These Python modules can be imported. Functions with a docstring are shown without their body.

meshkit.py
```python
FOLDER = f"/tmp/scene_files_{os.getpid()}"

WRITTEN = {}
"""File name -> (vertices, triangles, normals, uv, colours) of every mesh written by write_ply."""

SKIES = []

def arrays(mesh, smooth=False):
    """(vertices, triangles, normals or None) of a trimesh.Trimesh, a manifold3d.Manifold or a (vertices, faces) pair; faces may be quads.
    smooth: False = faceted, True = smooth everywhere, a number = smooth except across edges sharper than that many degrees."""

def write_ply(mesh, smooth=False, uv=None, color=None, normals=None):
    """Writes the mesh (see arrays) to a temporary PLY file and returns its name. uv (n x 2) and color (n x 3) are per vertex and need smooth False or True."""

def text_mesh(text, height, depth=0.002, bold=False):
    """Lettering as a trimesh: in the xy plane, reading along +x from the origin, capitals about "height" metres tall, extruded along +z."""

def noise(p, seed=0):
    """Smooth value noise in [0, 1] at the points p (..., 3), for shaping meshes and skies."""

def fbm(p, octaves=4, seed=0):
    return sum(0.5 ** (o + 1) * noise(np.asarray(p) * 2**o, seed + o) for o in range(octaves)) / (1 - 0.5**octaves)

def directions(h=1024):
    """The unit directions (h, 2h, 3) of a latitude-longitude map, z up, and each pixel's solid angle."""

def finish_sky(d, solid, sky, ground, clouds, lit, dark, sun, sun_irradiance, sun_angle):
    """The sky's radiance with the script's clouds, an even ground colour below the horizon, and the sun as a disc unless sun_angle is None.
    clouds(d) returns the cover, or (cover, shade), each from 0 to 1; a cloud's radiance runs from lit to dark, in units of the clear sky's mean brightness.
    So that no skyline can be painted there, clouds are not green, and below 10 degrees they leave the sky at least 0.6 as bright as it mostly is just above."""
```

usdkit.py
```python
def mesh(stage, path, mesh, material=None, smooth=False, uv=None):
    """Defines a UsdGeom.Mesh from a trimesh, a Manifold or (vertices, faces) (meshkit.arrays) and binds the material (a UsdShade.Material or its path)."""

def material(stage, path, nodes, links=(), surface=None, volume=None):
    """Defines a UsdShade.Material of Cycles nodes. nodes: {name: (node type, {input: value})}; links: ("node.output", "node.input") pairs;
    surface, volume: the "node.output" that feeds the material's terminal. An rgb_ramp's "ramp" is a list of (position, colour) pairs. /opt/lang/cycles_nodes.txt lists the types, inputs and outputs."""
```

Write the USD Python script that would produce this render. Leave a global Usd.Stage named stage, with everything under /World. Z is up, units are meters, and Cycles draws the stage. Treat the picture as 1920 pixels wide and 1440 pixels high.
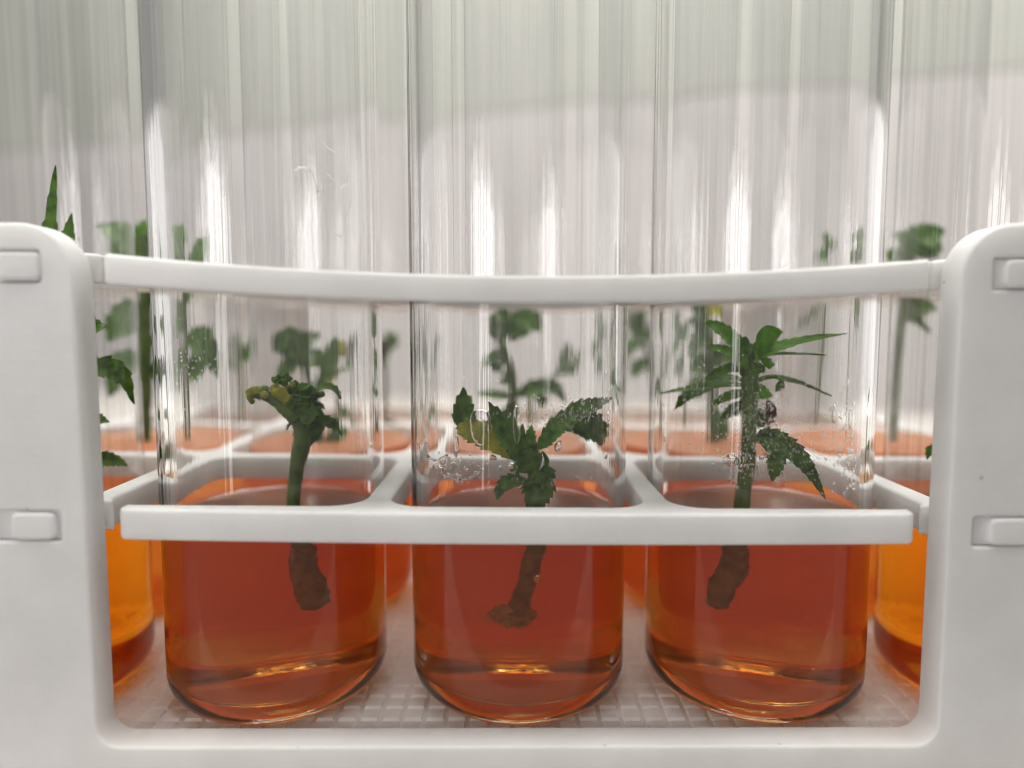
import math, random
import numpy as np, trimesh, usdkit, meshkit
import mapbox_earcut as earcut
from shapely.geometry import Polygon, box as sbox
from shapely.ops import unary_union
from pxr import Usd, UsdGeom, UsdLux, UsdShade, Gf, Sdf, Vt

random.seed(7); np.random.seed(7)
stage = Usd.Stage.CreateInMemory()
UsdGeom.SetStageUpAxis(stage, 'Z'); UsdGeom.SetStageMetersPerUnit(stage, 1.0)
UsdGeom.Xform.Define(stage, '/World'); UsdGeom.Scope.Define(stage, '/World/Looks')
MM = 0.001

# ---------------------------------------------------------------- camera
CAM = np.array([-0.8, 0.0, 46.5])            # millimetres
YAW, PITCH, FPX = math.radians(-0.2), math.radians(4.9), 1331.0
cam = UsdGeom.Camera.Define(stage, '/World/camera')
cam.AddTranslateOp().Set(Gf.Vec3d(*(CAM * MM)))
cam.AddRotateZOp().Set(math.degrees(YAW)); cam.AddRotateXOp().Set(90 - math.degrees(PITCH))
cam.CreateHorizontalApertureAttr(36.0); cam.CreateFocalLengthAttr(FPX / 1920 * 36)
cam.CreateClippingRangeAttr(Gf.Vec2f(0.004, 100))
cam.CreateFStopAttr(FPX / 1920 * 36 / 2.7); cam.CreateFocusDistanceAttr(0.077)
cam.CreateExposureAttr(0.04)

def pix(px, py, Y):
    """The point in millimetres seen at that place of the 1920 x 1440 picture, at depth Y."""
    d = np.array([(px - 960) / FPX, 1.0, -(py - 720) / FPX])
    d = np.array([d[0], d[1] * math.cos(PITCH) + d[2] * math.sin(PITCH), -d[1] * math.sin(PITCH) + d[2] * math.cos(PITCH)])
    d = np.array([d[0] * math.cos(YAW) - d[1] * math.sin(YAW), d[0] * math.sin(YAW) + d[1] * math.cos(YAW), d[2]])
    return CAM + d * (Y - CAM[1]) / d[1]

# ---------------------------------------------------------------- light: even ambient dome, then an unseen front-left window, side lights and overhead panel
def M(name, nodes, links=(), surface=None, volume=None):
    return usdkit.material(stage, '/World/Looks/' + name, nodes, links, surface, volume)

dome = UsdLux.DomeLight.Define(stage, '/World/unseen_room_ambient')  # even ambient dome standing in for the unseen room around the rack
UsdShade.MaterialBindingAPI.Apply(dome.GetPrim()).Bind(M('unseen_room_ambient', {'b': ('background_shader', {'color': (1.0, 0.972, 0.94), 'strength': 0.31})}, surface='b.background'))

def rect(name, pos, target, w, h, strength, color):
    l = UsdLux.RectLight.Define(stage, '/World/' + name)
    pos, target = np.array(pos, float) * MM, np.array(target, float) * MM
    z = pos - target; z /= np.linalg.norm(z)
    x = np.cross([0, 0, 1.0] if abs(z[2]) < .95 else [0, 1.0, 0], z); x /= np.linalg.norm(x)
    y = np.cross(z, x)
    m = Gf.Matrix4d(*x, 0, *y, 0, *z, 0, *pos, 1)
    l.AddTransformOp().Set(m)
    l.CreateWidthAttr(w * MM); l.CreateHeightAttr(h * MM)
    l.CreateIntensityAttr(strength); l.CreateColorAttr(Gf.Vec3f(*color)); l.CreateNormalizeAttr(False)
    return l

WIN = np.array([-132.0, -92.0])              # out-of-view window as strips of unlike size, shaped for streaks in the tubes
for i, (dx, w, z0, z1, k) in enumerate(((-36, 15, 59, 95, 11), (-15, 21, 62, 100, 13), (1, 5, 30, 104, 11), (14, 15, 64, 97, 12), (33, 16, 57, 90, 11), (-4, 5, 8, 54, 8), (8, 5, -20, 60, 9),
                                        (-34, 14, 95.5, 108, 5), (-17, 18, 100.5, 114, 6), (15, 12, 97.5, 110, 5), (31, 14, 90.5, 103, 4), (-14, 12, 114.5, 124, 2.5), (15, 9, 110.5, 119, 2))):
    p = WIN + dx * np.array([.81, -.59])
    rect('unseen_window_strip' + (f'_{i:03d}' if i else ''), (*p, (z0 + z1) / 2), (p[0] + 150, p[1] + 200, (z0 + z1) / 2), w, z1 - z0, k * .82, (1, .955, .945))
for sx in (-1, 1):                            # two unseen side lights, placed to brighten tube edges and the rack inside
    rect('unseen_side_light' if sx < 0 else 'unseen_side_light_001', (sx * 300, 170, 72), (0, 130, 60), 330, 140, .75, (1, .955, .94))
rect('unseen_lamp_panel', (0, 190, 430), (0, 190, 0), 760, 430, 8.0, (1, .985, .93))  # out of view overhead, sized to light the rack and plantlets from above

# ---------------------------------------------------------------- materials
NOISE = lambda scale, detail=3, **k: ('noise_texture', {'scale': scale, 'detail': detail, **k})

def plastic():
    return M('milky_plastic', {
        'g': ('geometry', {}), 'n': NOISE(160, 4), 'n2': NOISE(2600, 2), 'm1': ('mapping', {'scale': (.25, 1, 3.5)}), 'n3': NOISE(420, 5),
        'r': ('rgb_ramp', {'ramp': [(0.3, (.81, .805, .795)), (0.7, (.88, .877, .87))]}),
        'rr': ('map_range', {'from_min': .3, 'from_max': .7, 'to_min': .34, 'to_max': .5}),
        'ad': ('math', {'math_type': 'add'}),
        'sp': NOISE(900, 1), 'sr': ('rgb_ramp', {'ramp': [(.0, (.45, .42, .38)), (.17, (.5, .47, .43)), (.2, (1, 1, 1)), (1, (1, 1, 1))]}), 'mu': ('mix', {'mix_type': 'multiply', 'fac': .8}),
        'b': ('bump', {'strength': .2, 'distance': .00012}),
        't': ('translucent_bsdf', {'color': (.93, .92, .91)}), 'mx': ('mix_closure', {'fac': .12}),
        'p': ('principled_bsdf', {'subsurface_method': 'burley', 'subsurface_weight': .55, 'subsurface_scale': .003, 'subsurface_radius': (1, .93, .86), 'specular_ior_level': .45})},
        [('g.position', 'n.vector'), ('g.position', 'n2.vector'), ('g.position', 'm1.vector'), ('m1.vector', 'n3.vector'), ('n.fac', 'r.fac'), ('r.color', 'mu.color1'), ('g.position', 'sp.vector'), ('sp.fac', 'sr.fac'), ('sr.color', 'mu.color2'), ('mu.color', 'p.base_color'),
         ('n3.fac', 'rr.value'), ('rr.result', 'p.roughness'), ('n2.fac', 'ad.value1'), ('n3.fac', 'ad.value2'), ('ad.value', 'b.height'), ('b.normal', 'p.normal'), ('p.BSDF', 'mx.closure1'), ('t.BSDF', 'mx.closure2')], 'mx.closure')

def glassy(name, ior, color=(1, 1, 1), streak=.11, volume=None, rough=0.0):
    nodes = {'g': ('geometry', {}), 'm': ('mapping', {'scale': (1, 1, .012)}), 'n': NOISE(1500, 1), 'm2': ('mapping', {'scale': (1, 1, .05)}), 'n2': NOISE(260, 0),
             'ad': ('math', {'math_type': 'multiply_add', 'value2': 3.0}),
             'b': ('bump', {'strength': streak, 'distance': .00012}),
             'p': ('principled_bsdf', {'transmission_weight': 1.0, 'roughness': rough, 'ior': ior, 'base_color': color})}
    links = [('g.position', 'm.vector'), ('m.vector', 'n.vector'), ('g.position', 'm2.vector'), ('m2.vector', 'n2.vector'), ('n2.fac', 'ad.value1'), ('n.fac', 'ad.value3'), ('ad.value', 'b.height'), ('b.normal', 'p.normal')]
    if streak == 0:
        nodes = {'p': nodes['p']}; links = []
    if volume:
        nodes['v'] = ('absorption_volume', {'color': volume[0], 'density': volume[1]})
    return M(name, nodes, links, 'p.BSDF', 'v.volume' if volume else None)

AMBER = ((.968, .71, .14), 290)
def gel_mat(name, ior, turbid, rough, dens=290, dc=(.80, .30, .15), tc=(.85, .36, .14), ac=AMBER[0]):
    """Clear amber jelly, a little cloudy: refraction and absorption, mixed with some scattering at its skin."""
    return M(name, {'p': ('principled_bsdf', {'transmission_weight': 1.0, 'roughness': rough, 'ior': ior, 'base_color': (1, 1, 1)}),
                    'd': ('diffuse_bsdf', {'color': dc}), 't': ('translucent_bsdf', {'color': tc}), 'mx': ('mix_closure', {'fac': .4}), 'mz': ('mix_closure', {'fac': turbid}),
                    'v': ('absorption_volume', {'color': ac, 'density': dens})},
             [('d.BSDF', 'mx.closure1'), ('t.BSDF', 'mx.closure2'), ('p.BSDF', 'mz.closure1'), ('mx.closure', 'mz.closure2')], 'mz.closure', 'v.volume')
plas = plastic()
glass = glassy('tube_glass', 1.42)
gel_in = gel_mat('amber_gel', 1.36 / 1.42, .2, 0.0, 185, (.92, .48, .28), (.92, .47, .2))
gel_skin = M('gel_skin', {'t': ('transparent_bsdf', {}), 'd': ('diffuse_bsdf', {'color': (.85, .32, .18)}), 'tr': ('translucent_bsdf', {'color': (.85, .35, .18)}), 'a': ('mix_closure', {'fac': .5}), 'mx': ('mix_closure', {'fac': .42})},
             [('d.BSDF', 'a.closure1'), ('tr.BSDF', 'a.closure2'), ('t.BSDF', 'mx.closure1'), ('a.closure', 'mx.closure2')], 'mx.closure')
gel_side = gel_mat('amber_gel_side', 1.38, .16, 0.0, 300, (.9, .40, .12), (.9, .42, .10), (.917, .717, .17))  # same amber gel, absorption darkened to dim the light through the outer tubes
gel_out = gel_mat('amber_gel_cloudy', 1.4, .5, .25, 150, (.94, .48, .26), (.94, .5, .22))
water = glassy('water', 1.33, streak=0)
smear_m = glassy('dried_smear', 1.42, streak=0)
pane = M('thin_glass', {'g': ('geometry', {}), 'm': ('mapping', {'scale': (1, 1, .012)}), 'n3': NOISE(650, 1), 'tr': ('rgb_ramp', {'ramp': [(.25, (.84, .845, .845)), (.42, (.985, .985, .985)), (.52, (.92, .92, .92)), (.6, (.985, .985, .985)), (.8, (.87, .87, .872))]}),  # grey vertical streaks painted into the tint, for light bent by the glass
                        't': ('transparent_bsdf', {}), 'gl': ('glossy_bsdf', {'roughness': .0}), 'io': ('mix_float', {'a': 1.5, 'b': 1 / 1.5, 'use_clamp': False}), 'f': ('fresnel', {}), 'mx': ('mix_closure', {})},
         [('g.position', 'm.vector'), ('m.vector', 'n3.vector'), ('n3.fac', 'tr.fac'), ('tr.color', 't.color'), ('g.backfacing', 'io.fac'), ('io.result', 'f.IOR'), ('f.fac', 'mx.fac'), ('t.BSDF', 'mx.closure1'), ('gl.BSDF', 'mx.closure2')], 'mx.closure')

def leafy(name, lo, hi, trans=.35, rough=.5, scale=900):
    return M(name, {'g': ('geometry', {}), 'n': NOISE(scale, 4), 'r': ('rgb_ramp', {'ramp': [(.33, lo), (.67, hi)]}), 'n2': NOISE(2600, 3), 'b': ('bump', {'strength': .5, 'distance': .0002}),
                    'p': ('principled_bsdf', {'roughness': rough, 'specular_ior_level': .4}), 't': ('translucent_bsdf', {}), 'gm': ('mix', {'mix_type': 'multiply', 'fac': 1.0, 'color2': (1.25, 1.35, .5)}), 'mx': ('mix_closure', {'fac': trans})},
             [('g.position', 'n.vector'), ('g.position', 'n2.vector'), ('n2.fac', 'b.height'), ('b.normal', 'p.normal'), ('n.fac', 'r.fac'), ('r.color', 'p.base_color'), ('r.color', 'gm.color1'), ('gm.color', 't.color'),
              ('p.BSDF', 'mx.closure1'), ('t.BSDF', 'mx.closure2')], 'mx.closure')

L = {'dark': leafy('leaf_dark', (.045, .105, .01), (.14, .27, .025), .42),
     'mid': leafy('leaf_green', (.065, .16, .010), (.15, .30, .025), .42),
     'fresh': leafy('leaf_fresh', (.10, .24, .012), (.20, .42, .03), .47),
     'yellow': leafy('leaf_yellow', (.22, .26, .025), (.58, .50, .045), .35, scale=500),
     'red': leafy('leaf_red_brown', (.06, .02, .015), (.16, .045, .025), .25),
     'stem': leafy('stem_green', (.05, .095, .014), (.12, .19, .035), .1, scale=500),
     'palestem': leafy('stem_pale', (.12, .17, .06), (.2, .25, .1), .15, scale=500),
     'callus': leafy('callus_brown', (.07, .045, .035), (.2, .13, .095), .05, .8, 900),
     'pale_callus': leafy('callus_pale', (.25, .17, .07), (.5, .38, .18), .1, .8, 700)}

# ---------------------------------------------------------------- shape helpers (all in millimetres)
def name_free(path):
    if not stage.GetPrimAtPath(path): return path
    k = 1
    while stage.GetPrimAtPath(f'{path}_{k:03d}'): k += 1
    return f'{path}_{k:03d}'

def keys(prim, **kw):
    for k, v in kw.items():
        if v: prim.SetCustomDataByKey(k, v)
    return prim

def thing(name, label, category, group=None, loc=(0, 0, 0)):
    x = UsdGeom.Xform.Define(stage, name_free('/World/' + name)); x.AddTranslateOp().Set(Gf.Vec3d(*[c * MM for c in loc]))
    return keys(x.GetPrim(), label=label, category=category, group=group)

def obj(name, mesh, m, parent=None, smooth=35, **kw):
    """One mesh (mm, in the parent's frame) as one prim."""
    base = str(parent.GetPath()) if parent else '/World'
    v, f = (np.array(mesh.vertices), np.array(mesh.faces)) if hasattr(mesh, 'vertices') else mesh
    p = usdkit.mesh(stage, name_free(f'{base}/{name}'), trimesh.Trimesh(np.asarray(v) * MM, f, process=False), m, smooth=smooth)
    p.CreateDoubleSidedAttr(True)
    return keys(p.GetPrim(), **kw)

def copy_of(root, label, loc):
    d = root.GetCustomData()
    t = thing(root.GetName().split('_0')[0], label, d['category'], d.get('group'), loc)
    t.GetReferences().AddInternalReference(root.GetPath()); t.SetInstanceable(True)
    return t

def dense(poly, step=.9):
    """A shapely ring resampled, with outward normals of the region (for a bevel)."""
    rings = [np.array(poly.exterior.segmentize(step).coords)[:-1]] + [np.array(r.segmentize(step).coords)[:-1] for r in poly.interiors]
    out = []
    for i, r in enumerate(rings):
        area = .5 * np.sum(r[:, 0] * np.roll(r[:, 1], -1) - np.roll(r[:, 0], -1) * r[:, 1])
        if (area > 0) != (i == 0): r = r[::-1]
        t = np.roll(r, -1, 0) - r; t /= np.linalg.norm(t, axis=1, keepdims=True)
        n = np.stack([t[:, 1], -t[:, 0]], 1); n = n + np.roll(n, 1, 0)
        n /= np.maximum(np.linalg.norm(n, axis=1, keepdims=True), .3)
        out.append((r, n))
    return out

def slab(poly, thick, bevel=.6, steps=4, step=.9):
    """The polygon made a plate from z=0 to z=thick with rounded edges: (vertices, faces)."""
    rings = dense(poly, step)
    a = np.linspace(0, math.pi / 2, steps + 1)
    prof = [(-bevel * (1 - math.sin(t)), bevel * (1 - math.cos(t))) for t in a] + [(-bevel * (1 - math.cos(t)), thick - bevel * (1 - math.sin(t))) for t in a]
    V, F, base, caps = [], [], 0, []
    n = sum(len(r) for r, _ in rings)
    for off, z in prof:
        for r, nn in rings:
            V.append(np.column_stack([r + nn * off, np.full(len(r), z)]))
    V = np.vstack(V)
    for k in range(len(prof) - 1):
        s = 0
        for r, _ in rings:
            m = len(r); i = np.arange(m); j = (i + 1) % m
            a0, a1, b0, b1 = k * n + s + i, k * n + s + j, (k + 1) * n + s + i, (k + 1) * n + s + j
            F += [np.column_stack([a0, a1, b1]), np.column_stack([a0, b1, b0])]
            s += m
    ends = np.cumsum([len(r) for r, _ in rings]).astype(np.uint32)
    for k, flip in ((0, True), (len(prof) - 1, False)):
        tri = np.array(earcut.triangulate_float64(np.ascontiguousarray(V[k * n:(k + 1) * n, :2]), ends)).reshape(-1, 3).astype(int) + k * n
        p = V[tri]; area = np.cross(p[:, 1, :2] - p[:, 0, :2], p[:, 2, :2] - p[:, 0, :2])
        bad = (area > 0) == flip
        tri[bad] = tri[bad][:, ::-1]
        F.append(tri)
    return trimesh.Trimesh(V, np.vstack(F), process=False)

def rbox(x0, x1, y0, y1, z0, z1, bevel=.5, corner=.8):
    m = slab(sbox(x0 + corner, y0 + corner, x1 - corner, y1 - corner).buffer(corner, quad_segs=5), z1 - z0, bevel)
    m.apply_translation([0, 0, z0]); return m

def lathe(profile, n=72):
    """Closed or open profile of (r, z) turned about z; points at r=0 close it."""
    prof = np.array(profile, float); a = np.arange(n) * 2 * math.pi / n
    V = np.stack([prof[:, None, 0] * np.cos(a), prof[:, None, 0] * np.sin(a), np.broadcast_to(prof[:, None, 1], (len(prof), n))], -1).reshape(-1, 3)
    F = []
    i = np.arange(n); j = (i + 1) % n
    for k in range(len(prof) - 1):
        a0, a1, b0, b1 = k * n + i, k * n + j, (k + 1) * n + i, (k + 1) * n + j
        if prof[k, 0] > 1e-6: F.append(np.column_stack([a0, a1, b1]))
        if prof[k + 1, 0] > 1e-6: F.append(np.column_stack([a0, b1, b0]))
    m = trimesh.Trimesh(V, np.vstack(F), process=True); m.merge_vertices()
    if m.is_watertight and m.volume < 0: m.invert()
    return m

def spline(P, n):
    P = np.array(P, float)
    if len(P) == 2: return P[0] + (P[1] - P[0]) * np.linspace(0, 1, n)[:, None]
    Q = np.vstack([2 * P[0] - P[1], P, 2 * P[-1] - P[-2]])
    t = np.linspace(0, len(P) - 1 - 1e-9, n); i = t.astype(int); u = (t - i)[:, None]
    a, b, c, d = Q[i], Q[i + 1], Q[i + 2], Q[i + 3]
    return .5 * (2 * b + (c - a) * u + (2 * a - 5 * b + 4 * c - d) * u ** 2 + (3 * b - a - 3 * c + d) * u ** 3)

def tube(P, R, n=24, sides=9, rough=0., seed=0, cap=True):
    p = spline(P, n); R = np.interp(np.linspace(0, 1, n), np.linspace(0, 1, len(R)), R)
    t = np.gradient(p, axis=0); t /= np.linalg.norm(t, axis=1, keepdims=True)
    a = np.cross(t, [0.13, 1, .07]); a /= np.linalg.norm(a, axis=1, keepdims=True); b = np.cross(t, a)
    ang = np.arange(sides) * 2 * math.pi / sides
    V = p[:, None] + R[:, None, None] * (np.cos(ang)[None, :, None] * a[:, None] + np.sin(ang)[None, :, None] * b[:, None])
    if rough:
        k = meshkit.fbm(V.reshape(-1, 3) * 1.6 + seed * 7.3, 3).reshape(n, sides, 1) - .5
        V = V + (V - p[:, None]) * k * 2 * rough
    i, j = np.meshgrid(np.arange(n - 1), np.arange(sides), indexing='ij')
    q = np.stack([i * sides + j, i * sides + (j + 1) % sides, (i + 1) * sides + (j + 1) % sides, (i + 1) * sides + j], -1).reshape(-1, 4)
    F = np.vstack([q[:, [0, 1, 2]], q[:, [0, 2, 3]]])
    V = V.reshape(-1, 3)
    if cap:
        s, e = len(V), len(V) + 1
        V = np.vstack([V, p[0] - t[0] * R[0] * .5, p[-1] + t[-1] * R[-1] * .5])
        jj = np.arange(sides)
        F = np.vstack([F, np.column_stack([np.full(sides, s), (jj + 1) % sides, jj]), np.column_stack([np.full(sides, e), (n - 1) * sides + jj, (n - 1) * sides + (jj + 1) % sides])])
    return trimesh.Trimesh(V, F, process=False)

def leaf(P, width, up=(0, -.5, 1), teeth=9, fold=.25, peak=.4, seed=0, thick=.10, tooth=.34, curl=0.):
    """A serrated blade along the midrib P, folded along it, with real thickness."""
    n = teeth * 5 + 1
    p = spline(P, n); t = np.gradient(p, axis=0); t /= np.linalg.norm(t, axis=1, keepdims=True)
    s = np.cross(t, np.array(up, float)); s /= np.maximum(np.linalg.norm(s, axis=1, keepdims=True), 1e-6); nrm = np.cross(s, t)
    u = np.linspace(0, 1, n)
    w = np.where(u < peak, np.sin(u / peak * math.pi / 2) ** .8, np.cos((u - peak) / (1 - peak) * math.pi / 2) ** .9) * width / 2
    w = np.maximum(w, .06 * (1 - u) + .015)
    saw = (u * teeth) % 1.0
    rng = np.random.RandomState(seed + 11)
    amp = np.repeat(rng.uniform(.6, 1.25, teeth + 1), 5)[:n]
    wt = w * (1 + tooth * amp * (saw - .35))
    cols = np.array([-1, -.72, -.36, 0, .36, .72, 1])
    rows = []
    for c in cols:
        ww = wt if abs(c) == 1 else w
        q = p + s * (c * ww)[:, None] + nrm * (abs(c) * ww * fold - (c * c) * ww * curl)[:, None]
        if abs(c) == 1: q = q + t * (tooth * amp * w * (saw - .2) * .9)[:, None]
        rip = (meshkit.noise(np.column_stack([u * teeth * .8, np.full(n, c * 2.3), np.full(n, seed * 3.7)])) - .5) * .16 * width * min(1, abs(c) + .2)
        vein = -.028 * width * np.abs(((u * teeth - abs(c) * .9) % 1) - .5) * (abs(c) < 1)
        rows.append(q + nrm * (rip + vein)[:, None])
    top = np.stack(rows, 1); m = len(cols)
    mid = np.array([1 if abs(c) < 1 else 0 for c in cols]) * thick
    bot = top - nrm[:, None] * mid[None, :, None]
    i, j = np.meshgrid(np.arange(n - 1), np.arange(m - 1), indexing='ij')
    q = np.stack([i * m + j, i * m + j + 1, (i + 1) * m + j + 1, (i + 1) * m + j], -1).reshape(-1, 4)
    F = np.vstack([q[:, [0, 1, 2]], q[:, [0, 2, 3]]])
    V = np.vstack([top.reshape(-1, 3), bot.reshape(-1, 3)])
    return trimesh.Trimesh(V, np.vstack([F, F[:, ::-1] + n * m]), process=False)

def blob(c, r, rough=.35, seed=0, sub=3):
    m = trimesh.creation.icosphere(sub, 1.0); v = np.array(m.vertices)
    k = 1 + (meshkit.fbm(v * 1.7 + seed * 5.1, 3) - .5) * 2 * rough
    m.vertices = v * k[:, None] * np.array(r) + np.array(c)
    return m

# ---------------------------------------------------------------- setting: shelf surface and wall behind
PITCHX, R, RIN, ROW0 = 28.7, 12.5, 11.2, 82.5
SHIFT = {(0, -1): .45, (0, 0): .25, (0, 1): -.5, (1, -1): -.3, (1, 1): .35, (2, 0): -.3, (2, 1): .2, (0, 2): -.3}
COLS, ROWS = range(-2, 3), range(3)
FLOOR, LOW, UPB = 3.5, 28.3, 49.95
GEL = {0: 24.6, 1: 28.0, 2: 24.6}
YB = ROW0 + PITCHX * 2 + 12.5 + 2.0           # back of the shelves

white_paint = M('shelf_board', {'g': ('geometry', {}), 'n': NOISE(30, 4), 'r': ('rgb_ramp', {'ramp': [(.3, (.46, .43, .41)), (.7, (.52, .49, .46))]}), 'p': ('principled_bsdf', {'roughness': .45})},
                [('g.position', 'n.vector'), ('n.fac', 'r.fac'), ('r.color', 'p.base_color')], 'p.BSDF')
obj('shelf_board', rbox(-420, 420, 52, 520, -18, 0, 1.5, 3), white_paint, kind='structure')

def wall_paint(name, a, b):
    return M(name, {'g': ('geometry', {}), 'n': NOISE(14, 4), 'r': ('rgb_ramp', {'ramp': [(.3, a), (.7, b)]}), 'p': ('principled_bsdf', {'roughness': .6})},
             [('g.position', 'n.vector'), ('n.fac', 'r.fac'), ('r.color', 'p.base_color')], 'p.BSDF')
wa, wb = np.array([233., 353.]), np.array([-80., 442.])
wd = (wa - wb) / np.linalg.norm(wa - wb); wn = np.array([wd[1], -wd[0]]) * 1.0
if wn[1] > 0: wn = -wn
def wall(z0, z1, back, front):
    """A board along the slanting wall line, its faces back and front millimetres before the line."""
    A, B = wb - wd * 420, wa + wd * 420
    poly = Polygon([A + wn * back, B + wn * back, B + wn * front, A + wn * front])
    m = trimesh.creation.extrude_polygon(poly, z1 - z0, engine='earcut'); m.apply_translation([0, 0, z0]); return m
obj('wall', wall(-18, 700, -16, -8), wall_paint('wall_grey', (.5, .5, .49), (.56, .56, .54)), kind='structure', smooth=False)
t = thing('wall_panel', 'large pale grey-green panel on the wall behind the rack, above the dark gap', 'panel')
obj('panel_face', wall(46.5 + 122.2, 640, -7.9, .5), wall_paint('panel_green', (.295, .298, .275), (.325, .328, .302)), t, smooth=False)
t = thing('splash_board', 'pale pinkish white board standing along the wall behind the rack, below the dark gap', 'board')
obj('board_face', wall(0.05, 46.5 + 122, -7.9, 0), wall_paint('board_white', (.365, .345, .345), (.40, .378, .378)), t, smooth=False)

# ---------------------------------------------------------------- the rack
rack = thing('test_tube_rack', 'white milky plastic test tube rack with end plates, two pierced shelves and waffled base', 'test tube rack')
def end_plate(y0):
    W, H, ow, ob = 79.0, 55.8, 41.6, 4.7
    outer = sbox(-W, 0, W, H).buffer(-2.6).buffer(2.6, quad_segs=8)
    cut = sbox(-ow, ob, ow, H + 40)
    shp = outer.difference(cut)
    shp = shp.buffer(2.2, quad_segs=8).buffer(-2.2, quad_segs=8)
    for s in (-1, 1):                                                            # bigger round on the inner top corners
        c = sbox(min(s * ow, s * (ow + 5)), H - 5, max(s * ow, s * (ow + 5)), H + 1)
        from shapely.geometry import Point
        shp = shp.difference(c.difference(Point(s * (ow + 5), H - 5).buffer(5, quad_segs=10)))
    for z, x0 in ((LOW - 1.6, 44.0), (UPB + 1.5, 44.6)):
        for s in (-1, 1):
            a, b = sorted((s * x0, s * (x0 + 7.4)))
            zz = z - .007 * s * 48
            shp = shp.difference(sbox(a + .3, zz - 1.5 + .3, b - .3, zz + 1.5 - .3).buffer(.3, quad_segs=3))
    m = slab(shp, 3.5, .28, 4, .8)
    v = np.array(m.vertices)                     # (x, z, depth from the front)
    # soften the edges of the big opening more than those of the slots
    d = np.column_stack([v[:, 0], y0 + 3.5 - v[:, 2], v[:, 1]])
    return trimesh.Trimesh(d, m.faces, process=False)

def shelf_poly(lip):
    y_in = 70.9
    body = sbox(-2.5 * PITCHX - 1.5, y_in, 2.5 * PITCHX + 1.5, YB)
    xs = np.linspace(-38.9, 38.9, 41)
    front = [(x, 66.7 + lip * (x / 38.3) ** 2) for x in xs]
    tongue = Polygon(front + [(38.9, 74), (-38.9, 74)]).buffer(-.9).buffer(.9, quad_segs=5)
    p = unary_union([body, tongue])
    for r in ROWS:
        for c in COLS:
            x, y = c * PITCHX, ROW0 + r * PITCHX
            h = 13.05
            p = p.difference(sbox(x - h + 3.6, y - h + 3.6, x + h - 3.6, y + h - 3.6).buffer(3.6, quad_segs=7))
    return p
def shelf(name, z, thick, lip, sag, tab_z):
    m = slab(shelf_poly(lip), thick, .33, 3, 1.6)
    v, f = trimesh.remesh.subdivide_to_size(m.vertices, m.faces, 9.0, max_iter=20) if sag else (np.array(m.vertices), m.faces)
    v[:, 2] += z - sag * (1 + .3 * v[:, 2] / thick) * np.clip(1 - (v[:, 0] / 40.0) ** 2, -.3, 1) - .007 * v[:, 0]
    s = obj(name, trimesh.Trimesh(v, f, process=False), plas, rack)
    for sg, x0 in ((-1, 44.5), (1, 45.6)):
        a, b = sorted((sg * x0, sg * (x0 + 4.2)))
        tz = tab_z - .007 * sg * 48
        tb = slab(sbox(a + .7, tz - 1.35 + .7, b - .7, tz + 1.35 - .7).buffer(.7, quad_segs=5), 4.02, .4, 4)
        tv = np.array(tb.vertices); tv = np.column_stack([tv[:, 0], 70.85 - tv[:, 2], tv[:, 1]])
        fill = slab(sbox(*sorted((sg * 44.0, sg * 51.6))[:1], tz - 1.42, max(sg * 44.0, sg * 51.6), tz + 1.42), 3.35, .2, 2)
        fv = np.array(fill.vertices); fv = np.column_stack([fv[:, 0], 70.84 - fv[:, 2], fv[:, 1]])
        obj('tab', trimesh.util.concatenate([trimesh.Trimesh(tv, tb.faces, process=False), trimesh.Trimesh(fv, fill.faces, process=False)]), plas, s)
    return s
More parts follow.
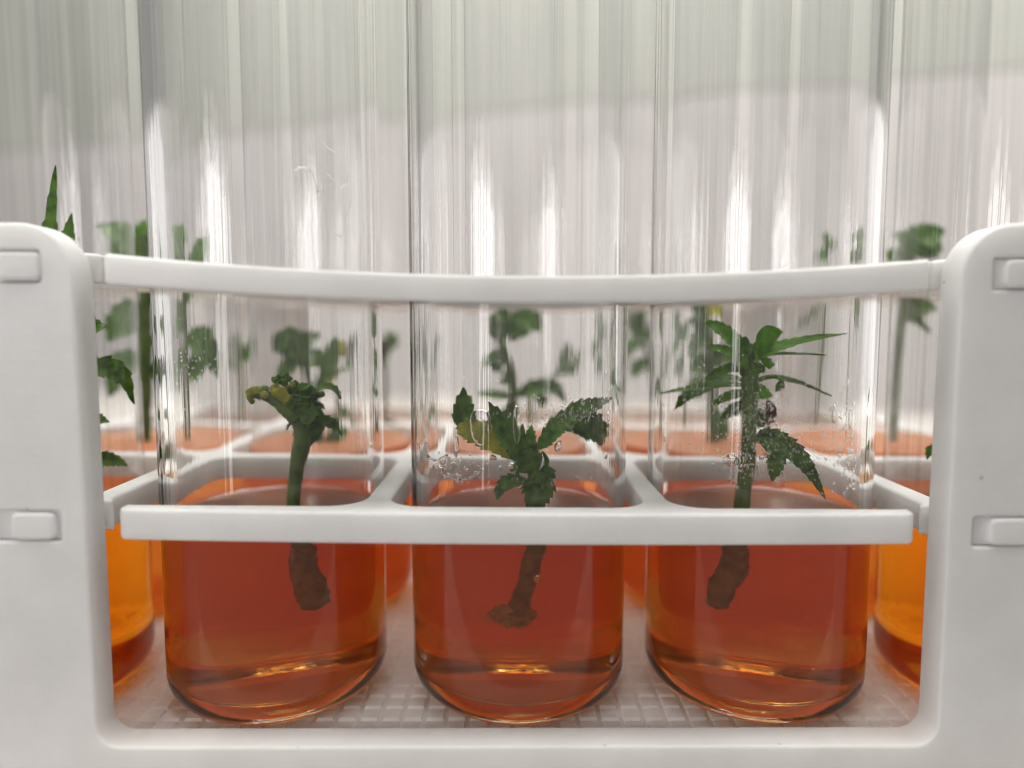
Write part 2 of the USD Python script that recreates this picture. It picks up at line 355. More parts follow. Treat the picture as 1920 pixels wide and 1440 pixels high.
obj('end_plate', end_plate(67.0), plas, rack)
shelf('lower_shelf', LOW - 3.1, 3.1, .9, .0, LOW - 1.6)
shelf('upper_shelf', UPB, 2.9, .3, 1.5, UPB + 1.5)
# waffled base: one moulded sheet, square pads between shallow grooves
def base_plate():
    x0, x1, y0, y1, p, g = -73.5, 73.5, 70.6, YB, 2.4, .7
    def axis(a, b):
        out = [(a, 0)]
        k = a + .6
        while k + p < b - .3:
            out += [(k, 0), (k + .14, 1), (k + g - .14, 1), (k + g, 0)]
            k += p
        return np.array([o[0] for o in out] + [b]), np.array([o[1] for o in out] + [0])
    xs, xf = axis(x0, x1); ys, yf = axis(y0, y1)
    X, Y = np.meshgrid(xs, ys, indexing='ij')
    Z = FLOOR - .35 * np.maximum(xf[:, None], yf[None, :])
    n, m = X.shape
    V = np.column_stack([X.ravel(), Y.ravel(), Z.ravel()])
    i, j = np.meshgrid(np.arange(n - 1), np.arange(m - 1), indexing='ij')
    q = np.stack([i * m + j, (i + 1) * m + j, (i + 1) * m + j + 1, i * m + j + 1], -1).reshape(-1, 4)
    F = np.vstack([q[:, [0, 1, 2]], q[:, [0, 2, 3]]])
    edge = np.concatenate([np.arange(n) * m, (n - 1) * m + np.arange(1, m), np.arange(n - 2, -1, -1) * m + m - 1, np.arange(m - 2, 0, -1)])
    k = len(V); low = V[edge].copy(); low[:, 2] = .6
    V = np.vstack([V, low]); a = np.arange(len(edge)); b = (a + 1) % len(edge)
    F = np.vstack([F, np.column_stack([edge[a], k + a, k + b]), np.column_stack([edge[a], k + b, edge[b]])])
    c = len(V); V = np.vstack([V, [[0, 120, .6]]])
    F = np.vstack([F, np.column_stack([np.full(len(a), c), k + b, k + a])])
    return trimesh.Trimesh(V, F, process=False)
obj('base_plate', base_plate(), plas, rack, smooth=False)
obj('end_plate', end_plate(YB + .2), plas, rack)

# ---------------------------------------------------------------- tubes
TOP = 150.0
def outer_profile(r=R, z0=0.0, z1=TOP):
    a = np.linspace(-math.pi / 2, 0, 10); f = 3.8
    return [(0, z0 + .45), (4.0, z0 + .3), (8.4, z0)] + [(r - f + f * math.cos(t), z0 + f + f * math.sin(t)) for t in a] + [(r, z1)]
def cup(gel):
    """The glass of a tube whose bore ends at the gel: wall, rim and bottom in one closed surface."""
    prof = outer_profile()[:-1] + [(R, TOP - .5), (R - .5, TOP), (RIN + .4, TOP), (RIN, TOP - .4)]
    men = [(RIN, gel + 1.1), (RIN - .12, gel + .55), (RIN - .45, gel + .22), (RIN - 1.1, gel + .05), (RIN - 2.2, gel), (0, gel)]
    return lathe(prof + men, 96)
def gel_body(gel, r=11.3, z0=2.2):
    a = np.linspace(-math.pi / 2, 0, 8); f = 3.4
    return lathe([(0, z0)] + [(r - f + f * math.cos(t), z0 + f + f * math.sin(t)) for t in a] + [(r, gel - .06), (0, gel - .06)], 96)
def ring(z0, i=R - .85):
    return lathe([(i, z0), (R, z0), (R, TOP - .3), (R - .3, TOP), (i + .2, TOP), (i, TOP - .2), (i, z0)], 80)

GRP = None
row_words = ['front row', 'middle row', 'back row']
col_words = ['far left, partly behind the left end plate', 'left of centre', 'centre', 'right of centre', 'far right, partly behind the right end plate']
protos = {}
for r in ROWS:
    for c in COLS:
        loc = (c * PITCHX + SHIFT.get((r, c), 0), ROW0 + r * PITCHX, FLOOR + .02)
        lab = f'glass tube of amber gel, {row_words[r]}, {col_words[c + 2]}'
        if r == 0 and c in (-1, 0, 1):
            lab = ['front clear tube of amber gel holding the curled stubby plantlet, left of the three',
                   'front clear tube of amber gel holding the low broad-leaved plantlet, middle of the three',
                   'front clear tube of amber gel, misted inside, holding the tall plantlet, right of the three'][c + 1]
        g = GEL[r] - FLOOR
        if r in protos and not (r == 0 and -1 <= c <= 1):
            copy_of(protos[r], lab, loc); continue
        t = thing('culture_tube', lab, 'test tube', 'glass culture tubes standing in the rack', loc)
        if r == 0 and abs(c) < 2:
            obj('glass_wall', cup(g), glass, t); obj('gel', gel_body(g), gel_in, t); obj('gel_skin', lathe([(RIN + .2, g - .03), (0, g - .03)], 72), gel_skin, t)
        else:
            obj('glass_wall', lathe([(R - .25, g + .05), (R - .25, TOP)], 80), pane, t, smooth=True)
            obj('gel', lathe(outer_profile(R, 0, g) + [(0, g)], 80), gel_out if r else gel_side, t)
        if c == -2: protos[r] = t
        if r == 0 and c in (-1, 0, 1): protos[('front', c)] = t

# ---------------------------------------------------------------- plantlets
def plant(label, group=None, base=(0, 0, 0)):
    return thing('plantlet', label, 'plant', group, base)
def add(t, name, mesh, m, **kw):
    o = np.array(t.GetAttribute('xformOp:translate').Get()) / MM
    mesh = mesh.copy(); mesh.apply_translation(-o)
    return obj(name, mesh, L[m], t, smooth=True if name == 'leaf' else 45, **kw)
def PX(l, Y):
    """Points given as (px, py[, depth offset]) at the depth Y."""
    return np.array([pix(p[0], p[1], Y + (p[2] if len(p) > 2 else 0)) for p in l])
Y0 = ROW0

# left front plantlet: thick stem forking into curled knobs
t = plant('stubby dark green plantlet with curled yellowish tips in the left front tube', base=pix(550, 945, Y0))
add(t, 'stem', tube(PX([(552, 1010), (548, 940), (556, 870), (566, 815), (560, 780), (545, 755)], Y0), [.85, .82, .88, 1.1, 1.15, 1.0], rough=.18, seed=1), 'stem')
add(t, 'branch', tube(PX([(556, 785), (530, 758), (500, 738), (482, 735)], Y0 - .5), [1.15, .95, .85, .8], rough=.25, seed=2), 'stem')
add(t, 'branch', tube(PX([(560, 840), (588, 800), (582, 765), (570, 745)], Y0 + 1), [.7, 1.2, 1.3, .9], rough=.5, seed=3), 'dark')
add(t, 'curled_leaf', tube(PX([(508, 742), (488, 734), (472, 734), (468, 744), (474, 755)], Y0 - .6), [.75, .7, .62, .5, .3], rough=.5, seed=4, n=30), 'yellow', label='curled yellow-green leaf tip')
add(t, 'curled_leaf', tube(PX([(540, 752), (528, 740), (516, 732), (513, 725), (521, 722)], Y0 - 1.6), [.6, .62, .55, .45, .25], rough=.5, seed=5, n=30), 'yellow', label='curled yellow-green leaf tip')
for k, (x, y, rx, rz, m) in enumerate([(515, 712, .42, .34, 'mid'), (522, 707, .3, .3, 'dark'), (534, 704, .42, .38, 'mid'), (541, 710, .34, .3, 'dark'), (530, 716, .5, .4, 'dark'), (541, 727, .42, .4, 'yellow'), (547, 720, .3, .3, 'yellow'), (536, 724, .3, .28, 'yellow'),
                                      (556, 736, 1.0, .9, 'dark'), (572, 728, .7, .6, 'mid'), (580, 738, .9, .7, 'dark'), (590, 742, .6, .5, 'dark'), (566, 748, 1.1, .8, 'dark'), (548, 752, 1.0, .9, 'mid'), (580, 760, .8, .8, 'mid'), (588, 768, .5, .5, 'dark'),
                                      (576, 782, .7, .9, 'dark'), (484, 741, .5, .45, 'yellow'), (496, 740, .45, .4, 'yellow'), (600, 738, .4, .3, 'dark'), (552, 722, .6, .5, 'dark')]):
    add(t, 'leaf_bud', blob(pix(x, y, Y0 - 1.4 + (k % 3) * .7), (rx, rx, rz), .75, k), m)
add(t, 'leaf', leaf(PX([(585, 738), (605, 726), (625, 730), (638, 748)], Y0), 1.3, (0, -.6, 1), 7, .3, seed=6), 'mid')
add(t, 'leaf', leaf(PX([(578, 805), (598, 792), (618, 795), (640, 815)], Y0), 1.9, (0, -.7, 1), 7, .35, seed=7), 'dark')
add(t, 'leaf', leaf(PX([(590, 762), (598, 760), (608, 766)], Y0), .8, (0, -.6, 1), 4, .3, seed=8), 'dark')
add(t, 'leaf', leaf(PX([(553, 790), (541, 796), (534, 806)], Y0), .6, (0, -.6, 1), 4, .3, seed=9), 'stem')
add(t, 'leaf', leaf(PX([(570, 745), (575, 775), (565, 795)], Y0 - 1.5), 2.4, (0, -1, .2), 6, .3, seed=10), 'dark')
add(t, 'callus', tube(PX([(556, 1012), (556, 1050), (566, 1085), (572, 1118)], Y0), [1.15, 1.25, 1.45, 1.3], rough=.26, seed=11, sides=14), 'callus')

# middle front plantlet: low, broad serrated leaves
t = plant('low plantlet with broad dark serrated leaves and one yellowing leaf in the middle front tube', base=pix(1000, 945, Y0))
add(t, 'stem', tube(PX([(995, 1020), (997, 945), (1000, 890), (1000, 850), (998, 830)], Y0), [.85, .8, .75, .7, .6], rough=.2, seed=21), 'stem')
add(t, 'leaf', leaf(PX([(1000, 880), (970, 838), (938, 795), (914, 752)], Y0 - 3.0), 3.6, (.5, -1, .5), 10, .3, .35, 22), 'dark')
add(t, 'leaf', leaf(PX([(985, 868), (945, 835), (905, 812), (872, 806), (855, 812)], Y0 - 1.5), 3.4, (-.2, -1, .6), 9, .25, .45, 23), 'yellow', label='yellowing serrated leaf')
add(t, 'leaf', leaf(PX([(935, 828), (895, 812), (868, 790), (866, 755), (868, 724)], Y0 - .5), 2.6, (.5, -1, .2), 8, .3, .6, 24), 'mid')
add(t, 'leaf', leaf(PX([(1005, 842), (1040, 805), (1085, 772), (1118, 758), (1150, 745)], Y0 - 2.0), 3.0, (-.3, -.8, 1), 10, .25, .35, 25), 'dark')
add(t, 'leaf', leaf(PX([(1045, 800), (1085, 792), (1115, 805), (1130, 836)], Y0 - 1.0), 3.7, (-.2, -1, .5), 8, .2, .45, 26), 'dark')
add(t, 'leaf', leaf(PX([(1005, 842), (1028, 822), (1060, 803)], Y0 - 4.2), 1.7, (-.3, -1, .7), 6, .3, .4, 27), 'mid')
add(t, 'leaf', leaf(PX([(998, 835), (994, 815), (996, 795)], Y0 - 2.5), 1.1, (0, -1, .1), 4, .3, .4, 28), 'fresh')
add(t, 'leaf', leaf(PX([(1003, 880), (1008, 905), (1005, 935), (1002, 965)], Y0 - 4.5), 3.5, (0, -1, .3), 7, .25, .35, 29), 'dark')
add(t, 'leaf', leaf(PX([(1008, 885), (1024, 888), (1032, 908)], Y0 - 3.5), 1.8, (0, -1, .6), 5, .3, .4, 30), 'dark')
add(t, 'leaf', leaf(PX([(990, 905), (962, 902), (940, 912), (930, 936)], Y0 - 3.5), 1.9, (0, -.8, .8), 7, .3, .45, 31), 'dark')
add(t, 'leaf', leaf(PX([(1000, 885), (988, 862), (975, 840)], Y0 - 3.6), 3.4, (.2, -1, .3), 6, .2, .4, 32), 'dark')
add(t, 'petiole', tube(PX([(1000, 885), (1018, 882), (1024, 862), (1016, 845)], Y0 - 2), [.25, .3, .3, .12], sides=7), 'mid')
add(t, 'petiole', tube(PX([(985, 900), (970, 890), (972, 872)], Y0 - 2), [.2, .25, .2], sides=7), 'mid')
add(t, 'callus', tube(PX([(992, 1018), (985, 1060), (975, 1100), (968, 1128)], Y0), [.85, .8, .85, 1.0], rough=.2, seed=33, sides=14), 'callus')
add(t, 'pale_callus', trimesh.util.concatenate([blob(pix(x, y, Y0 + d), (a, a, b_), .8, 34 + i) for i, (x, y, a, b_, d) in enumerate([(963, 1130, 1.15, 1.0, 0), (946, 1126, .8, .75, -.6), (936, 1130, .5, .5, .2), (982, 1128, .8, .75, .5), (956, 1142, .8, .6, -1), (974, 1142, .7, .6, .8)])]), 'pale_callus', label='pale ragged lump at the foot of the stem')

# right front plantlet: tall, narrow pointed leaves
t = plant('tall green plantlet with long narrow pointed leaves in the right front tube', base=pix(1390, 945, Y0))
add(t, 'stem', tube(PX([(1388, 1020), (1390, 940), (1400, 860), (1404, 780), (1405, 720), (1406, 680), (1398, 655)], Y0), [1.0, .95, .9, .85, .95, 1.0, .7], rough=.15, seed=41), 'stem')
add(t, 'leaf', leaf(PX([(1412, 678), (1440, 660), (1500, 640), (1588, 624)], Y0 - 1), 2.2, (-.2, -.5, 1), 12, .3, .3, 42), 'fresh')
add(t, 'leaf', leaf(PX([(1425, 672), (1425, 645), (1440, 628), (1468, 622)], Y0 - 1), 2.8, (.6, -1, .1), 4, .15, .5, 43, tooth=.08), 'fresh')
add(t, 'leaf', leaf(PX([(1412, 672), (1450, 664), (1500, 663), (1550, 665)], Y0 - .5), .75, (0, -.35, 1), 8, .3, .3, 44), 'mid')
add(t, 'leaf', leaf(PX([(1400, 668), (1375, 640), (1345, 615), (1316, 602)], Y0 + 1), 2.2, (.3, -1, .5), 9, .25, .35, 45), 'fresh')
add(t, 'leaf', leaf(PX([(1398, 670), (1388, 645), (1372, 620)], Y0), 1.4, (.2, -1, .2), 6, .25, .4, 46), 'fresh')
add(t, 'leaf', leaf(PX([(1398, 675), (1396, 650), (1396, 630)], Y0 - 1), 1.5, (0, -1, .2), 6, .25, .4, 47), 'mid')
add(t, 'leaf', leaf(PX([(1398, 685), (1370, 660), (1330, 645)], Y0), 1.3, (.2, -1, .6), 7, .25, .35, 48), 'mid')
add(t, 'leaf', leaf(PX([(1402, 690), (1385, 670), (1380, 650)], Y0 - 1.5), 1.7, (.2, -1, .2), 5, .2, .4, 49), 'mid')
for k, P in enumerate(([(1400, 690), (1378, 668), (1352, 655), (1322, 652)], [(1402, 700), (1372, 690), (1340, 700), (1318, 712)], [(1404, 680), (1412, 655), (1418, 640)], [(1400, 668), (1362, 632), (1338, 622)], [(1404, 705), (1424, 690), (1432, 700)],
                       [(1404, 740), (1380, 738), (1352, 748), (1335, 762)], [(1404, 735), (1395, 752), (1380, 765)])):
    add(t, 'leaf', leaf(PX(P, Y0 - 1 + .8 * (k % 4)), 1.15, (.15, -1, .5), 7, .3, .4, 140 + k), ('fresh', 'mid', 'fresh', 'fresh', 'mid', 'mid', 'dark')[k])
add(t, 'leaf', leaf(PX([(1425, 672), (1440, 682), (1442, 692)], Y0 - 1.5), 1.2, (0, -1, .3), 4, .2, .4, 50), 'fresh')
add(t, 'leaf', leaf(PX([(1405, 712), (1385, 690), (1375, 680)], Y0), 1.3, (.2, -1, .6), 5, .2, .4, 51), 'mid')
add(t, 'leaf', leaf(PX([(1398, 722), (1350, 722), (1300, 728), (1238, 736)], Y0 + 1), 1.8, (0, -.45, 1), 12, .3, .35, 52), 'mid')
add(t, 'leaf', leaf(PX([(1330, 728), (1290, 740), (1262, 768)], Y0 + 2), 1.6, (0, -.9, .7), 8, .3, .35, 53), 'mid')
add(t, 'leaf', leaf(PX([(1400, 715), (1360, 708), (1320, 712)], Y0 + 3), 1.3, (0, -.6, 1), 7, .3, .35, 54), 'dark')
add(t, 'petiole', tube(PX([(1406, 720), (1432, 708), (1455, 705)], Y0 + .5), [.3, .3, .25], sides=7), 'mid')
add(t, 'leaf', leaf(PX([(1445, 706), (1470, 712), (1510, 722), (1560, 742)], Y0 + .5), 1.4, (0, -.4, 1), 9, .3, .3, 55), 'dark')
add(t, 'leaf', leaf(PX([(1465, 712), (1460, 724), (1452, 734)], Y0), 1.0, (0, -1, .4), 4, .2, .4, 56), 'dark')
add(t, 'leaf', leaf(PX([(1404, 728), (1425, 735), (1448, 742)], Y0 - .5), 1.9, (0, -1, .5), 6, .2, .45, 57), 'fresh')
add(t, 'leaf', leaf(PX([(1438, 748), (1444, 775), (1438, 800)], Y0 + 3), 1.4, (0, -1, .1), 5, .2, .4, 58), 'red', label='small reddish brown hanging leaf')
add(t, 'leaf', leaf(PX([(1402, 770), (1420, 785), (1432, 800)], Y0 + 2), 2.4, (0, -1, .3), 6, .2, .4, 59), 'dark')
add(t, 'leaf', leaf(PX([(1402, 752), (1370, 770), (1350, 785)], Y0 + 3), 1.5, (0, -1, .5), 6, .2, .4, 60), 'dark')
add(t, 'petiole', tube(PX([(1400, 845), (1408, 828), (1425, 822)], Y0 - 2), [.3, .3, .3], sides=7), 'stem')
add(t, 'leaf', leaf(PX([(1412, 826), (1440, 822), (1480, 842), (1515, 880), (1545, 935)], Y0 - 5), 2.5, (-.3, -1, .5), 12, .25, .3, 61), 'dark')
add(t, 'leaf', leaf(PX([(1425, 822), (1450, 838), (1452, 868), (1446, 902)], Y0 - 5.5), 2.2, (0, -1, .3), 9, .25, .5, 62), 'mid')
add(t, 'leaf', leaf(PX([(1420, 822), (1450, 830), (1470, 845)], Y0 - 5.2), 2.9, (0, -1, .3), 6, .15, .5, 63), 'dark')
add(t, 'callus', tube(PX([(1388, 1012), (1384, 1050), (1368, 1085), (1362, 1118)], Y0), [1.15, 1.3, 1.2, 1.0], rough=.22, seed=64, sides=14), 'callus')

# plantlets further back: stem, leaves as (points, width, material)
def back_plant(label, Y, stem, leaves, seed, sr=.8, sm='stem'):
    b = pix(*stem[0][:2], Y)
    t = plant(label, base=b)
    add(t, 'stem', tube(PX(stem, Y), [sr, sr * .9, sr * .75], rough=.15, seed=seed), sm)
    for k, (P, w, m) in enumerate(leaves):
        m = 'mid' if m == 'dark' and k % 2 else m
        add(t, 'leaf', leaf(PX(P, Y), w, (.1 * ((k % 3) - 1), -1, .5 + .3 * (k % 2)), 8, .2, .4, seed * 10 + k), m)
Y1, Y2, Y3 = ROW0 + PITCHX, ROW0 + 2 * PITCHX, ROW0 + 3 * PITCHX
back_plant('bushy plantlet with brown-tipped leaf, behind the left front tube', Y1, [(612, 850), (600, 760), (575, 680), (565, 640)],
           [([(575, 690), (545, 650), (528, 640), (512, 662)], 4.0, 'dark'), ([(570, 680), (555, 640), (540, 612)], 4.2, 'dark'), ([(570, 670), (585, 640), (610, 625)], 3.2, 'dark'), ([(575, 690), (600, 672), (612, 690)], 3.4, 'dark'),
            ([(560, 690), (540, 690), (520, 712)], 3.4, 'mid'), ([(595, 740), (630, 690), (645, 650), (650, 630)], 3.4, 'dark'), ([(640, 670), (662, 655), (672, 670)], 3.0, 'yellow'), ([(600, 735), (640, 705), (670, 690)], 2.0, 'yellow'),
            ([(612, 850), (640, 820), (655, 795), (660, 785)], 2.4, 'dark'), ([(640, 825), (660, 812), (682, 810)], 2.6, 'dark'), ([(615, 850), (600, 830), (580, 825)], 2.2, 'dark')], 71)
back_plant('dark plantlet with a round leaf and an arching leaf, behind the middle front tube', Y1, [(960, 860), (962, 760), (955, 690), (932, 640), (935, 600)],
           [([(940, 640), (925, 610), (905, 595)], 4.0, 'dark'), ([(938, 620), (938, 595), (930, 575)], 3.0, 'dark'), ([(955, 640), (975, 610), (1000, 605), (1016, 622)], 4.6, 'mid'), ([(945, 665), (915, 670), (890, 690)], 2.2, 'dark'),
            ([(935, 650), (925, 680), (935, 700)], 2.6, 'dark'), ([(955, 690), (945, 710), (930, 720)], 2.0, 'dark'), ([(962, 745), (1000, 728), (1050, 728), (1075, 760)], 2.8, 'dark'), ([(960, 745), (920, 740), (880, 738)], 1.8, 'dark'),
            ([(965, 745), (945, 790), (925, 800)], 3.4, 'dark'), ([(1020, 735), (1020, 750), (1018, 765)], 2.2, 'dark'), ([(960, 820), (935, 800), (900, 815)], 2.6, 'dark')], 72)
back_plant('tall leafy plantlet behind the right front tube', Y1, [(1322, 850), (1320, 740), (1312, 640), (1300, 560)],
           [([(1312, 640), (1290, 610), (1260, 600)], 3.2, 'dark'), ([(1312, 620), (1285, 640), (1262, 670)], 3.4, 'dark'), ([(1308, 600), (1290, 580), (1280, 550)], 4.0, 'dark'), ([(1308, 590), (1330, 580), (1345, 600)], 2.6, 'yellow'),
            ([(1315, 700), (1290, 680), (1265, 700)], 3.6, 'mid'), ([(1316, 720), (1285, 725), (1262, 745)], 4.0, 'mid'), ([(1315, 690), (1345, 665), (1370, 690)], 3.2, 'dark'), ([(1320, 760), (1345, 800), (1335, 830)], 2.4, 'mid'),
            ([(1305, 560), (1295, 535), (1280, 520)], 3.5, 'mid')], 73, 1.0)
back_plant('tall pale-stemmed plantlet with a broad leaf rising above the upper shelf at the right', Y1, [(1672, 850), (1680, 700), (1695, 560), (1712, 480)],
           [([(1705, 490), (1715, 455), (1745, 440), (1772, 432)], 4.6, 'mid'), ([(1705, 480), (1690, 450), (1672, 440)], 3.0, 'mid'), ([(1715, 480), (1745, 465), (1768, 470)], 4.2, 'mid'), ([(1705, 490), (1680, 480), (1665, 492)], 3.0, 'mid'),
            ([(1695, 590), (1725, 575), (1760, 580)], 3.6, 'stem'), ([(1690, 600), (1715, 600), (1745, 625)], 2.6, 'stem')], 74, .75, 'palestem')
back_plant('slender plantlet with thin leaves just above the upper shelf, right of the tall front plantlet', Y2, [(1560, 800), (1578, 680), (1592, 560), (1600, 470)],
           [([(1600, 480), (1590, 450), (1575, 445)], 3.2, 'mid'), ([(1598, 490), (1575, 480), (1555, 488)], 3.0, 'mid'), ([(1590, 560), (1530, 600), (1490, 640)], 1.4, 'palestem'), ([(1600, 475), (1612, 455), (1625, 460)], 2.2, 'mid')], 75, .6, 'palestem')
back_plant('tall yellow-green plantlet with large leaves behind the left end plate edge', Y1, [(270, 850), (272, 700), (272, 560), (270, 440)],
           [([(275, 700), (320, 690), (350, 650), (372, 610)], 5.6, 'mid'), ([(272, 580), (310, 520), (345, 470), (365, 440)], 6.0, 'mid'), ([(275, 640), (330, 640), (370, 670), (385, 710)], 5.0, 'mid'), ([(270, 520), (240, 470), (215, 430)], 5.4, 'mid'),
            ([(270, 620), (235, 600), (200, 640)], 6.4, 'mid'), ([(270, 680), (230, 690), (205, 745)], 5.6, 'mid'), ([(270, 470), (272, 440), (270, 410)], 3.4, 'fresh'), ([(268, 480), (230, 440), (180, 420)], 4.4, 'mid')], 76, 1.1)
back_plant('dark plantlet with an arching leaf in the far left front tube', Y0, [(110, 940), (112, 800), (115, 700), (110, 560)],
           [([(115, 740), (165, 698), (205, 690), (235, 712), (252, 758)], 2.6, 'dark'), ([(115, 820), (170, 790), (205, 790)], 2.0, 'dark'), ([(112, 880), (180, 862), (215, 864), (240, 874)], 1.8, 'dark'), ([(112, 600), (160, 620), (200, 610)], 4.0, 'mid'),
            ([(110, 570), (105, 500), (95, 440), (104, 310)], 2.6, 'mid'), ([(112, 560), (125, 470), (135, 400)], 2.2, 'mid')], 77)
back_plant('brown-tipped plantlet in the gap between the left and middle front tubes', Y2, [(718, 820), (722, 740), (722, 660)],
           [([(722, 680), (715, 655), (722, 632)], 3.4, 'red'), ([(722, 660), (735, 640), (725, 620)], 3.0, 'dark'), ([(718, 830), (712, 812), (740, 806), (758, 850)], 3.2, 'dark'), ([(722, 690), (700, 680), (690, 700)], 2.6, 'mid')], 78, .6)
back_plant("low plantlet with small dark leaves, behind the left front tube's right edge", Y2, [(672, 822), (668, 790), (676, 762)],
           [([(670, 800), (650, 785), (640, 800)], 2.2, 'mid'), ([(672, 785), (690, 770), (705, 782)], 2.4, 'mid'), ([(674, 775), (668, 752), (676, 738)], 2.0, 'red')], 83, .6)
back_plant('star-leaved plantlet seen between the middle and right front tubes', Y2, [(1235, 800), (1225, 720), (1205, 620)],
           [([(1208, 640), (1190, 610), (1180, 580)], 3.4, 'mid'), ([(1208, 650), (1180, 650), (1170, 680)], 3.2, 'mid'), ([(1210, 640), (1230, 620), (1245, 600)], 3.4, 'mid'), ([(1215, 670), (1195, 690), (1185, 710)], 3.0, 'dark'), ([(1205, 620), (1200, 600), (1210, 575)], 3.0, 'dark')], 79, .7)
back_plant('small dark plantlet behind the left end of the left front tube', Y2, [(436, 800), (438, 720), (436, 650)],
           [([(437, 680), (425, 650), (430, 620)], 3.2, 'dark'), ([(437, 680), (455, 660), (462, 630)], 3.4, 'dark'), ([(437, 700), (420, 680), (405, 690)], 2.8, 'dark')], 80, .7)
back_plant('small plantlet in the third row behind the middle front tube', Y2, [(1000, 800), (1005, 740), (1080, 690)],
           [([(1060, 700), (1080, 670), (1085, 640)], 2.8, 'dark'), ([(1050, 700), (1100, 690), (1120, 650)], 2.6, 'mid')], 81, .6)
back_plant('curled plantlet low in the far right front tube', Y0, [(1850, 945), (1848, 880), (1850, 800)],
           [([(1848, 870), (1770, 850), (1745, 845), (1738, 862)], 1.5, 'dark'), ([(1850, 800), (1830, 760), (1800, 740)], 2.6, 'mid')], 82)
# ---------------------------------------------------------------- water on the inside of the front tubes, smears on the glass
def on_wall(c, px, py, r):
    """Angle and height on the near side of front tube c, at radius r, seen at the pixel."""
    o = np.array([c * PITCHX + SHIFT.get((0, c), 0), Y0]); a = pix(px, py, Y0) - CAM; a2 = a[:2]
    d = CAM[:2] - o; A = a2 @ a2; B = 2 * d @ a2; C = d @ d - r * r
    disc = max(B * B - 4 * A * C, 0); s = (-B - math.sqrt(disc)) / (2 * A)
    p = CAM + a * s
    return math.atan2(p[1] - o[1], p[0] - o[0]), p[2]
def drop(c, px, py, w, h, th, seed=0, sub=3, r=RIN):
    """A flattened bead of water (w, h, th half-sizes in mm) on the inner wall."""
    ang, z = on_wall(c, px, py, r)
    m = trimesh.creation.icosphere(sub, 1.0); v = np.array(m.vertices)
    v = v * (1 + (meshkit.noise(v * 1.3 + seed) - .5)[:, None] * .35)
    rr = r - .02 - th - v[:, 2] * th; a = ang + v[:, 0] * w / r
    return trimesh.Trimesh(np.column_stack([rr * np.cos(a), rr * np.sin(a), z - FLOOR - .02 + v[:, 1] * h]), m.faces, process=False)
def tube_part(c, name, mesh, m, **kw):
    return obj(name, mesh, m, protos[('front', c)], smooth=True, **kw)
for k, (c, px, py, w, h, th) in enumerate([(0, 903, 800, 1.15, 1.7, .1), (0, 969, 796, .4, 1.9, .13), (0, 925, 857, .4, .35, .15), (0, 961, 876, .45, .5, .18), (1, 1560, 775, .3, 1.0, .16),
                                           (1, 1588, 785, .3, 1.2, .16), (1, 1372, 862, .9, .7, .16), (-1, 688, 835, .22, .26, .1), (0, 1045, 835, .4, .6, .14), (0, 858, 835, .35, 1.2, .14)]):
    tube_part(c, 'water_drop', drop(c, px, py, w, h, th, k), water)
bubble_m = glassy('gel_bubble', 1 / 1.36, streak=0)
for c, px, py, dy, r_ in ((0, 1005, 1080, -9.5, .42), (0, 850, 1205, -9.0, .12), (-1, 600, 1185, -10.0, .1), (1, 1500, 1150, -9.0, .13)):
    o = np.array([c * PITCHX + SHIFT.get((0, c), 0), Y0, FLOOR + .02])
    tube_part(c, 'bubble', blob(pix(px, py, Y0 + dy) - o, (r_, r_, r_), .05, 3), bubble_m)
rng = np.random.RandomState(5)
def mist(c, regions):
    parts = []
    for (cx, cy, sx, sy, n, s0, s1) in regions:
        for _ in range(n):
            px, py = cx + rng.normal() * sx, cy + rng.normal() * sy
            if py > 925: continue
            s = math.exp(rng.uniform(math.log(s0), math.log(s1)))
            parts.append(drop(c, px, py, s * rng.uniform(.8, 1.2), s * rng.uniform(.9, 1.7), s * .2, rng.randint(99), 2))
    return trimesh.util.concatenate(parts)
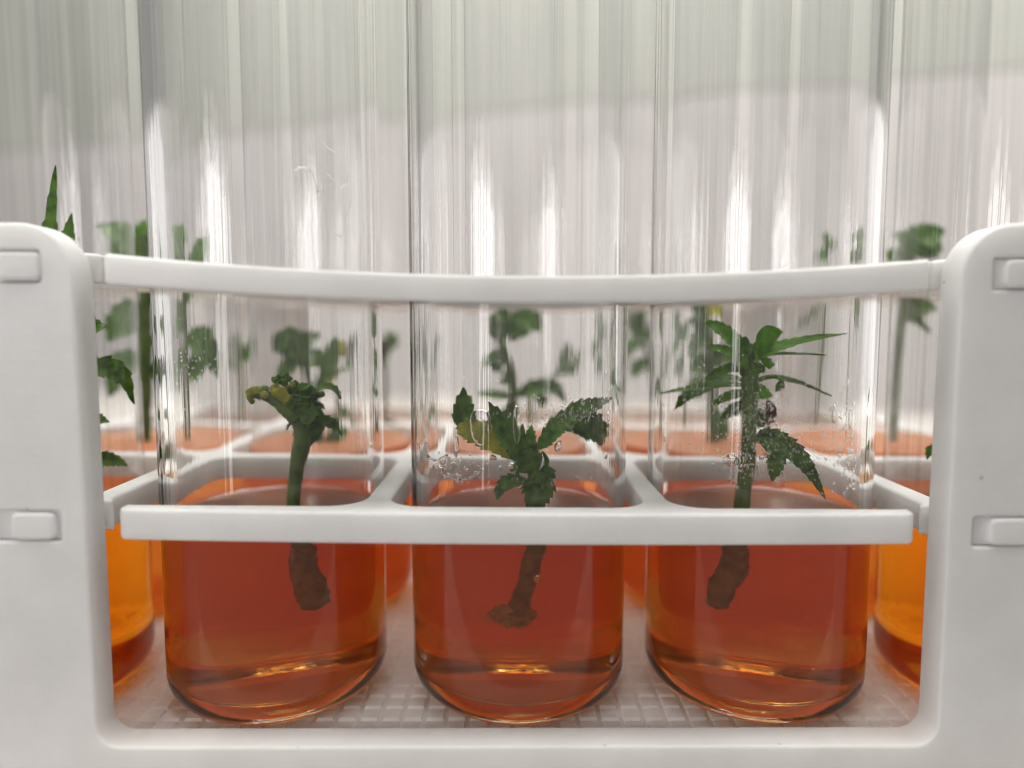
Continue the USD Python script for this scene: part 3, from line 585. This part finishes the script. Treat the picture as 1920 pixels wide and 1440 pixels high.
tube_part(1, 'condensation', mist(1, [(1425, 785, 42, 45, 700, .03, .1), (1520, 830, 48, 42, 500, .03, .09), (1400, 865, 40, 20, 140, .05, .17), (1240, 760, 9, 40, 50, .1, .28), (1582, 800, 14, 50, 60, .08, .25), (1300, 700, 25, 50, 90, .03, .08), (1585, 890, 20, 20, 40, .06, .2)]), water, kind='stuff')
tube_part(0, 'condensation', mist(0, [(1030, 782, 40, 12, 120, .04, .11), (1080, 770, 35, 12, 80, .04, .1), (855, 875, 35, 12, 60, .06, .2), (1137, 790, 7, 35, 36, .08, .25), (960, 755, 50, 30, 50, .03, .08), (1010, 900, 80, 6, 40, .05, .13)]), water, kind='stuff')
tube_part(-1, 'condensation', mist(-1, [(360, 690, 30, 35, 90, .03, .1), (697, 880, 7, 22, 40, .08, .2), (470, 720, 20, 25, 30, .03, .08)]), water, kind='stuff')
def smear(c, pts, r=.1, rad=R + .05, n=60, seed=0):
    q = []
    for px, py in spline([(*p, 0) for p in pts], n)[:, :2]:
        px += 3 * (rng.rand() - .5); py += 3 * (rng.rand() - .5)
        a, z = on_wall(c, px, py, rad); q.append((rad * math.cos(a), rad * math.sin(a), z - FLOOR - .02))
    return tube(q, [r * .6, r, r * .7, r * 1.2, r * .6], n=n, sides=6)
tube_part(-1, 'smear', trimesh.util.concatenate([smear(-1, [(578, 222), (600, 262), (640, 300), (652, 335), (638, 352), (622, 335), (612, 322)], .045),
                                                smear(-1, [(552, 320), (568, 312), (585, 325), (592, 345), (597, 360), (605, 345)], .075),
                                                smear(-1, [(655, 345), (658, 375), (648, 410), (646, 435), (636, 444), (626, 436)], .06)]), smear_m, kind='stuff')
tube_part(0, 'smear', trimesh.util.concatenate([smear(0, [(790, 832), (800, 830), (808, 850), (830, 868), (836, 880)], .13, RIN - .1),
                                               smear(0, [(830, 860), (845, 852), (838, 875), (835, 888), (850, 892), (860, 886), (880, 895), (905, 880), (895, 868)], .12, RIN - .1),
                                               smear(0, [(846, 885), (866, 905), (868, 895), (884, 896)], .1, RIN - .1)]), smear_m, kind='stuff')
